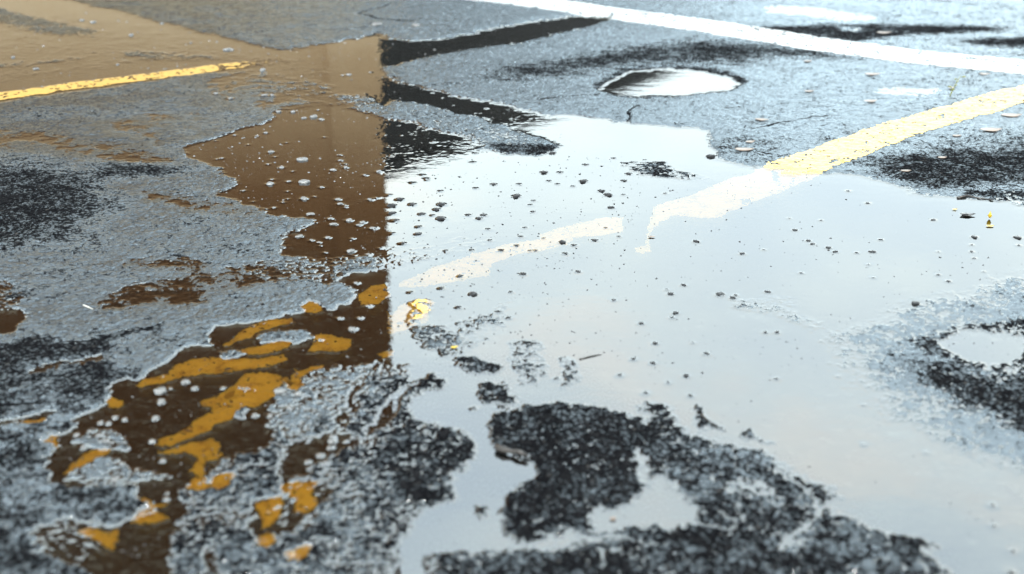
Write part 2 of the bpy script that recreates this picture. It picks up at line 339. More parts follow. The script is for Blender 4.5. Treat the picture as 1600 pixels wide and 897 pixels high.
# submerged fragments lie on a slightly raised film of paint, just under the surface
# ------------------------------------------------------------------ stones poking out of the water
def depth_at(x, y):
    h, _ = relief(np.array([x]), np.array([y]), 1.0)
    return -h[0]
spots = []
FIXED = [(807,307,16),(817,429,13),(739,460,14),(716,481,13),(883,397,12),(903,425,11),(879,379,12),(897,384,12),(929,376,12),(1088,378,14),(1068,446,12),(1048,460,10),(1126,460,14),(1002,506,12),(1056,490,12),(1050,497,8),(1024,537,9),(969,587,11),(990,562,12),(1020,568,12),(1072,588,15),(1104,553,11),(1079,619,12),(1009,615,10),(740,639,12),(785,636,14),(756,337,9),(689,342,15),(682,328,12),(644,320,14),(659,335,10),(654,355,9),(630,381,13),(863,240,12),(850,270,12),(875,270,10),(915,258,10),(912,284,18),(950,305,16),(940,299,10),(1110,245,14),(975,283,9),(955,325,9),(690,320,14),(612,322,14),(612,334,13),(618,345,10),(1160,397,11),(1242,360,10),(1325,299,9),(1356,318,8),(1305,394,8),(1363,394,12),(1376,375,7),(1252,427,7),(1214,520,11),(1196,520,10),(1124,462,10),(1145,466,12),(1213,592,8),(1508,337,15),(1522,371,11),(1590,372,12),(1592,384,9),(1518,383,6),(1518,394,7),(1522,404,6),(1466,430,7),(1482,440,8),(1430,475,14),(1553,822,10),(1583,862,12),(1551,790,8),(1580,896,14),(715,570,8),(870,592,9),
 (490,183,12),(440,262,10),(472,250,18),(422,288,14),(475,285,18),(502,293,11),(475,311,14),(528,312,11),(531,319,10),(428,325,10),(485,335,11),(516,342,12),(521,351,14),(545,345,13),(566,348,12),(582,357,13),(468,370,12),(512,372,10),(548,393,13),(575,398,10),(560,352,9),(410,110,11),(355,78,12),(362,78,9),(128,32,9),(145,35,9),(56,108,9),(253,37,7),(435,175,10),(458,175,9),(475,185,9),(502,187,11),(413,150,13),(425,150,9),(545,117,9),(535,118,7),(337,147,9),(360,155,12),(415,208,8),(424,238,13),(540,262,9),(520,266,10),(570,274,9),
 (556,443,11),(550,515,14),(530,498,10),(500,532,9),(290,598,20),(304,608,18),(250,612,22),(252,629,16),(243,654,15),(437,614,18),(466,618,13),(452,638,17),(422,650,12),(398,650,12),(180,653,17),(195,656,12),(170,662,14),(157,661,12),(238,690,11),(254,720,12),(190,725,16),(180,752,16),(214,735,14),(155,682,15),(130,700,12),(120,680,13),(140,676,12),(165,690,14),(260,780,13),(480,722,12),(508,724,15),(518,690,13),(515,700,12),(500,712,13),(518,683,10),
 (205,55,8),(590,41,16),(650,42,18),(1150,462,9)]
for x, y, d in FIXED:
    X, Y = ground_point(x, y); spots.append((X, Y, d/2*Y/FPX*random.choice((.7, .8, .9, 1.0))))
tries = 0
while len(spots) < 285 and tries < 6000:
    tries += 1
    z = random.random()
    if z < .28: x, y = random.uniform(300, 600), random.uniform(70, 410)
    elif z < .44: x, y = random.uniform(600, 1000), random.uniform(240, 500)
    elif z < .60: x, y = random.uniform(60, 600), random.uniform(430, 800)
    elif z < .75: x, y = random.uniform(600, 860), random.uniform(270, 400)
    elif z < .82: x, y = random.uniform(600, 860), random.uniform(60, 230)
    elif z < .9: x, y = random.uniform(20, 300), random.uniform(30, 110)
    else: x, y = random.uniform(950, 1580), random.uniform(280, 720)
    X, Y = ground_point(x, y)
    if depth_at(X, Y) < 0.0012: continue
    r = (1.6+3.2*random.random()**2.5)*Y/FPX
    if any(math.hypot(X-a, Y-b) < r+c+.004 for a, b, c in spots): continue
    spots.append((X, Y, r))

# ------------------------------------------------------------------ water: flat, climbing a little where it touches stones (meniscus)
K = 0.0006
d = (0-T_top)/K
S = T_top+K*np.where(d > 25, d, np.log1p(np.exp(np.clip(d, -40, 25))))
for X, Y, r in spots:
    ri = np.searchsorted(rows, [Y-r-.02, Y+r+.02]); w = np.clip(Y, 1.12, 6.1)
    ci = np.searchsorted(cols, [(X-r-.02)/w, (X+r+.02)/w])
    sl = (slice(max(ri[0]-2, 0), ri[1]+2), slice(max(ci[0]-4, 0), ci[1]+4))
    dist = np.hypot(GX[sl]-X, GY[sl]-Y)
    S[sl] += 0.0013*np.exp(-np.maximum(dist-r*0.8, 0)/0.0026)

# ------------------------------------------------------------------ mesh builders
def sheet(name, Z, facemask=None, attrs=None):
    NF = None
    idx = np.arange(NR*NCc).reshape(NR, NCc)
    q = np.stack([idx[:-1, :-1], idx[:-1, 1:], idx[1:, 1:], idx[1:, :-1]], -1)
    q = q[facemask] if facemask is not None else q.reshape(-1, 4)
    used = np.zeros(NR*NCc, bool); used[q.ravel()] = True
    remap = np.cumsum(used)-1
    q = remap[q].astype(np.int32)
    co = np.stack([GX.ravel()[used], GY.ravel()[used], Z.ravel()[used]], -1).astype(np.float32)
    me = bpy.data.meshes.new(name)
    me.vertices.add(len(co)); me.vertices.foreach_set('co', co.ravel())
    me.loops.add(q.size); me.loops.foreach_set('vertex_index', q.ravel())
    me.polygons.add(len(q)); me.polygons.foreach_set('loop_start', np.arange(0, q.size, 4, dtype=np.int32))
    me.polygons.foreach_set('use_smooth', np.ones(len(q), bool))
    me.update(calc_edges=True)
    for an, arr in (attrs or {}).items():
        a = me.attributes.new(an, 'FLOAT', 'POINT'); a.data.foreach_set('value', arr.ravel()[used].astype(np.float32))
    o = bpy.data.objects.new(name, me); C.objects.link(o)
    return o
def face_any(m): return m[:-1, :-1] | m[:-1, 1:] | m[1:, 1:] | m[1:, :-1]
def face_all(m): return m[:-1, :-1] & m[:-1, 1:] & m[1:, 1:] & m[1:, :-1]
def tag(o, label=None, cat=None, group=None, kind=None):
    if label: o['label'] = label
    if cat: o['category'] = cat
    if group: o['group'] = group
    if kind: o['kind'] = kind
    return o

# ------------------------------------------------------------------ materials
def mat(name):
    m = bpy.data.materials.new(name); m.use_nodes = True
    nt = m.node_tree; nt.nodes.clear()
    return m, nt, nt.nodes, nt.links
def node(nt, t, **kw):
    n = nt.nodes.new(t)
    for k, v in kw.items():
        if k in n.inputs: n.inputs[k].default_value = v
        else: setattr(n, k, v)
    return n
def noise(nt, vec, scale, detail=4, rough=.6):
    n = node(nt, 'ShaderNodeTexNoise', Scale=scale, Detail=detail, Roughness=rough)
    nt.links.new(vec, n.inputs['Vector']); return n
def ramp(nt, fac, stops):
    r = nt.nodes.new('ShaderNodeValToRGB'); nt.links.new(fac, r.inputs[0])
    e = r.color_ramp.elements
    while len(e) < len(stops): e.new(.5)
    for el, (p, c) in zip(e, stops): el.position = p; el.color = (*c, 1)
    return r
def mathn(nt, op, a, b=None, clamp=False):
    n = nt.nodes.new('ShaderNodeMath'); n.operation = op; n.use_clamp = clamp
    for i, v in enumerate((a, b)):
        if v is None: continue
        if isinstance(v, (int, float)): n.inputs[i].default_value = v
        else: nt.links.new(v, n.inputs[i])
    return n.outputs[0]

def wet_surface(nt, color, normal, rough, ior, spec=1.0):
    """dark body under a glossy water film"""
    dif = node(nt, 'ShaderNodeBsdfDiffuse'); glo = node(nt, 'ShaderNodeBsdfGlossy'); fr = node(nt, 'ShaderNodeFresnel', IOR=ior)
    mx = nt.nodes.new('ShaderNodeMixShader')
    nt.links.new(color, dif.inputs['Color'])
    for n in (dif, glo, fr): nt.links.new(normal, n.inputs['Normal'])
    if isinstance(rough, float): glo.inputs['Roughness'].default_value = rough
    else: nt.links.new(rough, glo.inputs['Roughness'])
    f = fr.outputs[0]
    if spec is not None and not isinstance(spec, float): f = mathn(nt, 'MULTIPLY', f, spec)
    elif isinstance(spec, float) and spec != 1.0: f = mathn(nt, 'MULTIPLY', f, spec)
    nt.links.new(f, mx.inputs[0]); nt.links.new(dif.outputs[0], mx.inputs[1]); nt.links.new(glo.outputs[0], mx.inputs[2])
    return mx, glo

FILM_IOR, WATER_IOR = 2.45, 2.5
def asphalt_material():
    m, nt, N, L = mat('wet_asphalt')
    geo = node(nt, 'ShaderNodeNewGeometry'); P = geo.outputs['Position']
    at = node(nt, 'ShaderNodeAttribute', attribute_name='wet'); wet = at.outputs['Fac']
    ah = node(nt, 'ShaderNodeAttribute', attribute_name='depth'); dep = ah.outputs['Fac']
    v = node(nt, 'ShaderNodeTexVoronoi', Scale=190.0); L.new(P, v.inputs['Vector'])
    col = ramp(nt, v.outputs['Color'], [(0, (.003, .003, .0035)), (.5, (.007, .007, .008)), (.9, (.018, .018, .019)), (1, (.09, .085, .08))])
    big = noise(nt, P, 6, 5)
    silt = ramp(nt, big.outputs['Fac'], [(.3, (.012, .0075, .004)), (.7, (.028, .017, .008))])
    mixc = node(nt, 'ShaderNodeMix', data_type='RGBA'); L.new(dep, mixc.inputs[0]); L.new(col.outputs[0], mixc.inputs[6]); L.new(silt.outputs[0], mixc.inputs[7])
    # open pores between the stones hold no water film: they stay matt black
    wn = noise(nt, P, 60, 3, .6); vw = node(nt, 'ShaderNodeVectorMath', operation='MULTIPLY_ADD'); L.new(wn.outputs['Color'], vw.inputs[0]); vw.inputs[1].default_value = (.006, .006, .006); L.new(P, vw.inputs[2])
    vs1 = node(nt, 'ShaderNodeTexVoronoi', Scale=125.0); L.new(vw.outputs[0], vs1.inputs['Vector']); p1 = mathn(nt, 'SUBTRACT', 1.0, vs1.outputs['Distance'])
    p2 = noise(nt, P, 420, 3, .7); p3 = noise(nt, P, 26, 5, .6)
    ps = mathn(nt, 'ADD', mathn(nt, 'MULTIPLY', p1, .22), mathn(nt, 'MULTIPLY', p2.outputs['Fac'], .50))
    ps = mathn(nt, 'ADD', ps, mathn(nt, 'MULTIPLY', p3.outputs['Fac'], .28))
    thr = node(nt, 'ShaderNodeMapRange'); L.new(wet, thr.inputs[0]); thr.inputs[3].default_value = .585; thr.inputs[4].default_value = .402
    dlt = mathn(nt, 'SUBTRACT', ps, thr.outputs[0])
    film = node(nt, 'ShaderNodeMapRange', interpolation_type='SMOOTHSTEP'); L.new(dlt, film.inputs[0])
    film.inputs[1].default_value = -.022; film.inputs[2].default_value = .026; film.inputs[3].default_value = .01; film.inputs[4].default_value = 1.0
    # scattered larger holes where a stone has come out
    vh = node(nt, 'ShaderNodeTexVoronoi', Scale=38.0); L.new(vw.outputs[0], vh.inputs['Vector'])
    sc_ = node(nt, 'ShaderNodeSeparateColor'); L.new(vh.outputs['Color'], sc_.inputs[0])
    rad = mathn(nt, 'MULTIPLY', mathn(nt, 'SUBTRACT', sc_.outputs[0], .45), .30)
    hole = mathn(nt, 'SUBTRACT', 1.0, mathn(nt, 'MULTIPLY', mathn(nt, 'SUBTRACT', rad, vh.outputs['Distance']), 30.0, True))
    cap = node(nt, 'ShaderNodeMapRange'); L.new(wet, cap.inputs[0]); cap.inputs[2].default_value = .6; cap.inputs[3].default_value = .42; cap.inputs[4].default_value = 1.0
    fm = mathn(nt, 'MULTIPLY', mathn(nt, 'MULTIPLY', film.outputs[0], hole), cap.outputs[0])
    n1 = noise(nt, P, 420, 3, .7)
    hsum = mathn(nt, 'ADD', mathn(nt, 'MULTIPLY', n1.outputs['Fac'], .22), mathn(nt, 'MULTIPLY', ps, 1.6))
    hsum = mathn(nt, 'ADD', hsum, mathn(nt, 'MULTIPLY', fm, .25))
    b = node(nt, 'ShaderNodeBump', Strength=1.0, Distance=.0034); L.new(hsum, b.inputs['Height'])
    bs = node(nt, 'ShaderNodeMapRange'); L.new(wet, bs.inputs[0]); bs.inputs[1].default_value = .3; bs.inputs[3].default_value = 1.0; bs.inputs[4].default_value = .36; L.new(bs.outputs[0], b.inputs['Strength'])
    rough = node(nt, 'ShaderNodeMapRange'); L.new(wet, rough.inputs[0])
    rough.inputs[3].default_value = .38; rough.inputs[4].default_value = .17
    mx, glo = wet_surface(nt, mixc.outputs[2], b.outputs[0], rough.outputs[0], FILM_IOR, fm)
    glo.inputs['Color'].default_value = (.80, .91, 1, 1)
    out = node(nt, 'ShaderNodeOutputMaterial'); L.new(mx.outputs[0], out.inputs[0])
    return m
def paint_material(name, base, dark, rough=.35):
    m, nt, N, L = mat(name)
    geo = node(nt, 'ShaderNodeNewGeometry'); P = geo.outputs['Position']
    a = noise(nt, P, 35, 6, .7); f = noise(nt, P, 300, 3, .7)
    s = mathn(nt, 'ADD', mathn(nt, 'MULTIPLY', a.outputs['Fac'], .55), mathn(nt, 'MULTIPLY', f.outputs['Fac'], .45))
    c = ramp(nt, s, [(.36, tuple(x*.2 for x in dark)), (.41, dark), (.50, base), (1, base)])
    b = node(nt, 'ShaderNodeBump', Strength=.6, Distance=.001); L.new(s, b.inputs['Height'])
    mx, glo = wet_surface(nt, c.outputs[0], b.outputs[0], rough, 1.5)
    out = node(nt, 'ShaderNodeOutputMaterial'); L.new(mx.outputs[0], out.inputs[0])
    return m
def water_material():
    m, nt, N, L = mat('puddle_water')
    geo = node(nt, 'ShaderNodeNewGeometry'); P = geo.outputs['Position']
    mp = node(nt, 'ShaderNodeMapping'); L.new(P, mp.inputs[0]); mp.inputs['Scale'].default_value = (.6, 1.0, 1)
    w1 = noise(nt, mp.outputs[0], 26, 3, .5); w2 = noise(nt, mp.outputs[0], 110, 2, .5)
    hs = mathn(nt, 'ADD', w1.outputs['Fac'], mathn(nt, 'MULTIPLY', w2.outputs['Fac'], .18))
    b = node(nt, 'ShaderNodeBump', Strength=1.0, Distance=.00014); L.new(hs, b.inputs['Height'])
    tr = node(nt, 'ShaderNodeBsdfTransparent'); tr.inputs[0].default_value = (.97, .895, .75, 1)
    gl = node(nt, 'ShaderNodeBsdfGlossy', Roughness=.012); gl.inputs['Color'].default_value = (.97, .985, 1, 1)
    fr = node(nt, 'ShaderNodeFresnel', IOR=WATER_IOR)
    L.new(b.outputs[0], gl.inputs['Normal']); L.new(b.outputs[0], fr.inputs['Normal'])
    mx = node(nt, 'ShaderNodeMixShader'); L.new(fr.outputs[0], mx.inputs[0]); L.new(tr.outputs[0], mx.inputs[1]); L.new(gl.outputs[0], mx.inputs[2])
    out = node(nt, 'ShaderNodeOutputMaterial'); L.new(mx.outputs[0], out.inputs[0])
    return m
def plain_material(name, c1, c2, scale, rough=.6, ior=1.4, bump=.001):
    m, nt, N, L = mat(name)
    tc = node(nt, 'ShaderNodeTexCoord'); P = tc.outputs['Object']
    a = noise(nt, P, scale, 5, .65)
    c = ramp(nt, a.outputs['Fac'], [(.35, c1), (.65, c2)])
    b = node(nt, 'ShaderNodeBump', Strength=.6, Distance=bump); L.new(a.outputs['Fac'], b.inputs['Height'])
    mx, glo = wet_surface(nt, c.outputs[0], b.outputs[0], rough, ior)
    out = node(nt, 'ShaderNodeOutputMaterial'); L.new(mx.outputs[0], out.inputs[0])
    return m
def brick_material():
    m, nt, N, L = mat('brown_brick')
    tc = node(nt, 'ShaderNodeTexCoord')
    mp = node(nt, 'ShaderNodeMapping'); L.new(tc.outputs['Object'], mp.inputs[0]); mp.inputs['Rotation'].default_value = (math.radians(90), 0, 0)
    br = node(nt, 'ShaderNodeTexBrick', Scale=1.0); L.new(mp.outputs[0], br.inputs['Vector'])
    br.inputs['Color1'].default_value = (.92, .90, .88, 1); br.inputs['Color2'].default_value = (1.0, 1.0, 1.0, 1); br.inputs['Mortar'].default_value = (1.0, 1.05, 1.1, 1)
    br.inputs['Brick Width'].default_value = .22; br.inputs['Row Height'].default_value = .075; br.inputs['Mortar Size'].default_value = .008
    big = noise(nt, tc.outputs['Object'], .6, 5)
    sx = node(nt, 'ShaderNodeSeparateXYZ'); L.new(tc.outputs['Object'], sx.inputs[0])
    # the reflection's brightening toward the wall foot is painted in: tan low, dark above
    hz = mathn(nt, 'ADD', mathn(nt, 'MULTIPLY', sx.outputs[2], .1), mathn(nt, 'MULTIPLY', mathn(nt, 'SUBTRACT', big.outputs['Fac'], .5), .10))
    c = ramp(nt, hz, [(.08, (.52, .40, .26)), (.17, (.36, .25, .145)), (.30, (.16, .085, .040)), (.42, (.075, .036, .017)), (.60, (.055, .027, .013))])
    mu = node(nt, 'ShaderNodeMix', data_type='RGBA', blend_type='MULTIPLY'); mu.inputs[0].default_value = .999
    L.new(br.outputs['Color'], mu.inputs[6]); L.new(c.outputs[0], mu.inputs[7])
    d = node(nt, 'ShaderNodeBsdfDiffuse'); L.new(mu.outputs[2], d.inputs[0])
    out = node(nt, 'ShaderNodeOutputMaterial'); L.new(d.outputs[0], out.inputs[0])
    return m

M_ASPH = asphalt_material(); M_WATER = water_material()
M_YEL = paint_material('yellow_road_paint', (.90, .585, .12), (.60, .38, .07))
M_YEL_SHEEN = paint_material('yellow_paint_brown_sheen', (.56, .33, .055), (.36, .20, .04))  # same yellow paint, brown wall reflection put into its colour
M_FLK = paint_material('peeling_yellow_paint', (.95, .62, .10), (.62, .32, .04))
M_WHT = paint_material('white_road_paint', (.50, .515, .515), (.32, .33, .33))
M_STONE = plain_material('wet_grey_stone', (.005, .005, .006), (.02, .02, .022), 120, .35, 1.36, .0008)
M_GLINT = plain_material('wet_stone_painted_glint', (.07, .07, .07), (.20, .20, .20), 90, .2, 1.9, .0008)  # sky glint on wet stone painted as a lighter base colour
M_LEAF = plain_material('dead_leaf', (.15, .10, .07), (.25, .17, .12), 60, .3, 1.7)
M_LEAFY = plain_material('yellow_leaf', (.45, .28, .01), (.6, .42, .03), 60, .4, 1.5)
M_TWIG = plain_material('dark_wet_bark', (.012, .010, .009), (.03, .024, .02), 90, .3, 1.6)
M_STRAW = plain_material('pale_straw', (.55, .50, .42), (.75, .72, .66), 90, .4, 1.5)
M_WEED = plain_material('green_weed', (.10, .12, .02), (.22, .22, .04), 90, .5, 1.4)

# ------------------------------------------------------------------ ground, water, paint
depthmap = np.clip((-T-0.0008)/0.002, 0, 1)
g = sheet('ground', T, None, {'wet': WET, 'depth': depthmap}); g.data.materials.append(M_ASPH); tag(g, kind='structure')

cell = face_any((S-T_top) > 0.00022)
cx = 0.25*(PX[:-1, :-1]+PX[:-1, 1:]+PX[1:, 1:]+PX[1:, :-1]); cy = 0.25*(PY[:-1, :-1]+PY[:-1, 1:]+PY[1:, 1:]+PY[1:, :-1])
rest = cell.copy()
for poly in ([(905,146),(925,105),(990,98),(1160,104),(1185,135),(1150,153),(1000,160),(930,158)],
             [(1440,545),(1500,505),(1600,505),(1625,545),(1600,580),(1540,585),(1480,570)],
             [(930,805),(965,775),(1020,758),(1070,762),(1088,795),(1060,820),(1000,830),(940,828)],
             [(-100,470),(0,472),(34,474),(60,490),(45,512),(0,535),(-100,545)],
             [(1335,132),(1400,128),(1500,130),(1490,156),(1420,158),(1350,150)]):
    P = np.array(poly, float); mm = np.zeros(cx.shape, bool)
    for i in range(len(P)):
        (x1, y1), (x2, y2) = P[i], P[(i+1) % len(P)]
        mm ^= ((y1 > cy) != (y2 > cy)) & (cx < (x2-x1)*(cy-y1)/(y2-y1+1e-12)+x1)
    o = sheet('puddle_water', S, cell & mm); o.data.materials.append(M_WATER); tag(o, kind='structure')
    rest &= ~mm
o = sheet('puddle_water', S, rest); o.data.materials.append(M_WATER); tag(o, kind='structure')

def paint(name, mask, material, label, cat, group=None):
    o = sheet(name, T_top, face_all(mask)); o.data.materials.append(material); tag(o, label, cat, group); return o
paint('painted_line', yellow_right, M_YEL, 'yellow parking line running from the right edge down into the bright puddle, fading underwater', 'parking line')
paint('painted_line', yl, M_YEL_SHEEN, 'short yellow parking line in the brown reflection at the upper left', 'parking line')
paint('painted_line', wl, M_WHT, 'long white parking line crossing the far asphalt at the upper right', 'parking line')
for lab, m in flakes:
    if face_all(m).any(): paint('paint_flake', m, M_FLK, lab, 'paint flake', 'remains of the yellow line in the lower left puddle')

# ------------------------------------------------------------------ pebbles
def pebble_mesh(seed, material):
    r_ = random.Random(seed)
    import bmesh
    bm = bmesh.new(); bmesh.ops.create_icosphere(bm, subdivisions=3, radius=1)
    ax, ay = r_.uniform(.95, 1.25), r_.uniform(.7, .95)
    off = Vector((r_.uniform(0, 50), r_.uniform(0, 50), 0))
    from mathutils import noise as mn
    for v in bm.verts:
        n = mn.noise(v.co*1.3+off)*.35+mn.noise(v.co*3.1+off)*.12
        v.co = v.co*(1+n); v.co.x *= ax; v.co.y *= ay; v.co.z *= .75
        if v.co.z > .42: v.co.z = .42+(v.co.z-.42)*.35
    me = bpy.data.meshes.new('pebble'); bm.to_mesh(me); bm.free()
    me.polygons.foreach_set('use_smooth', np.ones(len(me.polygons), bool)); me.materials.append(material)
    return me
PEB = [pebble_mesh(i, M_STONE) for i in range(14)]; GLINT_PEB = [pebble_mesh(i+40, M_GLINT) for i in range(10)]
for i, (X, Y, r) in enumerate(spots):
    px, py = (float(q) for q in photo_pixel(np.array(X), np.array(Y)))
    o = bpy.data.objects.new('pebble', GLINT_PEB[i % 10] if (px < 606 or py < 235) else PEB[i % 14]); C.objects.link(o)
    dz = depth_at(X, Y)
    o.location = (X, Y, max(-dz+0.0004, 0.0003)); o.scale = (r, r, r*random.uniform(.8, 1.1)); o.rotation_euler = (0, 0, random.uniform(0, 6.28))
    if px < 606 and py < 425: tag(o, 'small wet pebble with its sky glint painted pale, in the brown reflection left of the building edge', 'pebble', 'pebbles in the brown reflection')
    elif px < 606: tag(o, 'wet pebble with a painted-on sky glint among the orange paint flakes in the lower left puddle', 'pebble', 'pebbles around the paint flakes')
    elif py < 235: tag(o, 'tiny pebble, sky glint painted into its colour, in the dark water fingers right of the brown reflection', 'pebble', 'pebbles in the dark water fingers')
    elif px < 960 and py < 420: tag(o, 'small dark pebble poking out of the bright puddle near the building edge', 'pebble', 'pebbles in the bright puddle near the edge')
    else: tag(o, 'small dark pebble scattered across the open bright sky reflection', 'pebble', 'pebbles across the open bright puddle')

# uncountable fine grit breaking the water surface: one object
import bmesh
gb = []; gf = []; pb = []; pf = []; db = []; df_ = []
def grit(X, Y, r, z):
    b = len(gb); n = 6; a0 = random.uniform(0, 6)
    for k in range(n):
        a = a0+k*math.pi*2/n; q = r*random.uniform(.7, 1.25); gb.append((X+q*1.25*math.cos(a), Y+q*math.sin(a), z-.0012))
    for k in range(n):
        a = a0+k*math.pi*2/n; q = r*random.uniform(.35, .7); gb.append((X+q*1.25*math.cos(a), Y+q*math.sin(a), z+r*random.uniform(.25, .5)))
    for k in range(n): gf.append((b+k, b+(k+1) % n, b+n+(k+1) % n, b+n+k))
    gf.append(tuple(b+n+k for k in range(n)))
zones = [((300, 600), (60, 410), 1000), ((20, 330), (20, 140), 300), ((600, 1000), (235, 420), 330), ((600, 900), (400, 600), 260), ((600, 900), (50, 240), 170), ((900, 1600), (270, 560), 420), ((950, 1600), (520, 897), 320), ((60, 600), (430, 870), 700), ((640, 860), (560, 897), 60)]
for (xa, xb), (ya, yb), cnt in zones:
    xs = np.array([random.uniform(xa, xb) for _ in range(cnt)]); ys = np.array([random.uniform(ya, yb) for _ in range(cnt)])
    u, v_ = (xs-800)/FPX, (ys-448.5)/FPX; D = ST+v_*CT
    Xs = u*CAM_H/D; Ys = (CT-v_*ST)*CAM_H/D
    keep = fbm(Xs*6, Ys*6, 300, 3) > -.12
    hh, _ = relief(Xs, Ys, 1.0)
    pale = xb <= 600 or yb <= 240  # zones whose grit takes the glint-coloured stone
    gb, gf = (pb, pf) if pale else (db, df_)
    for X, Y, h_, k_ in zip(Xs, Ys, hh, keep):
        if h_ < -.001 and k_: grit(X, Y, (.7+1.6*random.random()**3)*Y/FPX, 0.0)
for vv, ff, mt, lb in ((db, df_, M_STONE, 'fine dark grit breaking the surface of the bright puddle'), (pb, pf, M_GLINT, 'fine grit and droplets with painted pale glints dotting the brown reflection')):
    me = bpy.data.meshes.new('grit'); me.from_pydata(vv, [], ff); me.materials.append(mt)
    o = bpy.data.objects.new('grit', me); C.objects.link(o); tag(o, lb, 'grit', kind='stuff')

# ------------------------------------------------------------------ leaves, twigs, weed
def ground_z(X, Y): return max(-depth_at(X, Y), 0)
def leaf(px, py, wpx, material, label, rot, cat='leaf', group=None, curl=.03):
    X, Y = ground_point(px, py); L_ = wpx*Y/FPX; n = 12; co = []; fc = []
    for i in range(n+1):
        t = i/n; w = .28*math.sin(math.pi*t**.8)*(1+.12*math.sin(9*t+px))+.004
        for s in (-1, -.5, 0, .5, 1):
            co.append(((t-.5)*L_, s*w*L_, L_*(curl*(abs(s)**1.5)*.6+curl*(2*t-1)**2)))
    k = len(co)
    for i in range(n):
        for j in range(4): a = i*5+j; fc.append((a, a+1, a+6, a+5))
    me = bpy.data.meshes.new('leaf'); me.from_pydata(co, [], fc); me.materials.append(material)
    o = bpy.data.objects.new('leaf', me); C.objects.link(o); me.polygons.foreach_set('use_smooth', np.ones(len(fc), bool))
    md = o.modifiers.new('thickness', 'SOLIDIFY'); md.thickness = .0006
    o.location = (X, Y, ground_z(X, Y)+.0015); o.rotation_euler = (0, 0, rot)
    tag(o, label, cat, group); return o
leaf(1363,119,26,M_LEAF,'pale tan leaf just below the white line, left of the weed',.1)
leaf(1360,161,24,M_LEAF,'pale tan leaf below the shallow pool on the right asphalt',.3)
leaf(1190,190,22,M_LEAF,'pinkish tan leaf alone on the grey asphalt between pothole and yellow line',-.2)
leaf(1163,237,32,M_LEAF,'longest tan leaf lying just above the bright puddle edge',.05)
leaf(1172,225,18,M_LEAF,'smaller tan leaf right behind the longest tan leaf',.4)
leaf(1262,98,14,M_LEAF,'tiny tan leaf closest to the lower edge of the white line',.2)
leaf(1264,146,16,M_LEAF,'faint tan leaf below the tiny leaf by the white line',.2)
leaf(1381,54,24,M_LEAF,'tan leaf on the dark strip beyond the white line',.1)
leaf(1538,118,18,M_LEAF,'tan leaf in the corner between the white and yellow lines',.1)
leaf(1487,140,14,M_LEAF,'orange leaf touching the upper edge of the yellow line at the weed',.6)
leaf(1495,215,16,M_LEAF,'small tan leaf just below the yellow line near the right edge',.2)
leaf(1548,206,38,M_LEAF,'long thin tan leaf streak on the asphalt below the yellow line',.12)
leaf(1580,183,36,M_LEAF,'tan leaf at the right margin below the yellow line',.1)
leaf(1472,250,16,M_LEAF,'yellowish leaf on the dark damp asphalt at the right',.2)
leaf(1415,270,18,M_LEAF,'tan leaf at the left of the dark damp asphalt patch',.1)
leaf(1538,95,16,M_TWIG,'dark brown leaf scrap lying on the white line',.2)
leaf(1546,342,13,M_LEAFY,'bright yellow leaf scrap standing in the puddle at the right',1.2,curl=.5)
leaf(1547,354,14,M_LEAFY,'bright yellow leaf scrap floating flat in front of the standing one',.1)
leaf(1492,328,9,M_LEAFY,'minute yellow leaf scrap left of the two bright scraps',.1)
leaf(1018,371,12,M_LEAF,'small orange leaf scrap at the tip of the submerged paint',.1)
leaf(1512,337,26,M_TWIG,'black curled leaf in the puddle beside the yellow scraps',.05,curl=.06)
leaf(710,545,14,M_LEAFY,'yellow leaf scrap wedged in the gravel',.4)
leaf(958,812,14,M_LEAF,'blurred tan leaf in the small pool at the bottom',.1)

def stick(name, pts, r0, material, label, cat):
    """a bent tapered twig through photo points (x, y, height over the ground in m)"""
    P = []
    for (x, y, z) in pts:
        X, Y = ground_point(x, y); P.append(Vector((X, Y, ground_z(X, Y)+z)))
    base = P[0].copy(); co = []; fc = []; k = 7
    for i, p in enumerate(P):
        dr = (P[min(i+1, len(P)-1)]-P[max(i-1, 0)]).normalized()
        a = dr.orthogonal().normalized(); b = dr.cross(a); r = r0*(1-.6*i/(len(P)-1))*(1+.2*math.sin(i*2.3))
        for j in range(k):
            t = 2*math.pi*j/k; co.append(tuple(p-base+(a*math.cos(t)+b*math.sin(t))*r))
    for i in range(len(P)-1):
        for j in range(k): fc.append((i*k+j, i*k+(j+1) % k, (i+1)*k+(j+1) % k, (i+1)*k+j))
    fc.append(tuple(range(k))[::-1]); fc.append(tuple((len(P)-1)*k+j for j in range(k)))
    me = bpy.data.meshes.new(name); me.from_pydata(co, [], fc); me.polygons.foreach_set('use_smooth', np.ones(len(fc), bool)); me.materials.append(material)
    o = bpy.data.objects.new(name, me); C.objects.link(o); o.location = base
    if label: tag(o, label, cat)
    return o
stick('twig', [(776,704,.005),(788,709,.006),(798,711,.006),(810,714,.006),(824,719,.005)], .0055, M_TWIG, 'short black twig floating in the channel between the two dark humps', 'twig')
stick('twig', [(131,482,.002),(137,484,.003),(146,487,.002)], .0012, M_STRAW, 'short white straw on the grey asphalt at the left edge', 'twig')
stick('twig', [(1496,640-330,.001),(1510,308,.002),(1530,311,.002),(1552,314,.002)], .003, M_TWIG, 'thin black twig along the puddle rim near the right edge', 'twig')
stick('twig', [(1096,650,.001),(1106,660,.002),(1120,668,.002),(1134,673,.001)], .0013, M_TWIG, 'thin dark twig on the last bright water before the bottom asphalt', 'twig')
stick('twig', [(905,562,.0005),(925,557,.001),(940,554,.0005)], .0013, M_TWIG, 'thin twig in the bright puddle above the left dark hump', 'twig')
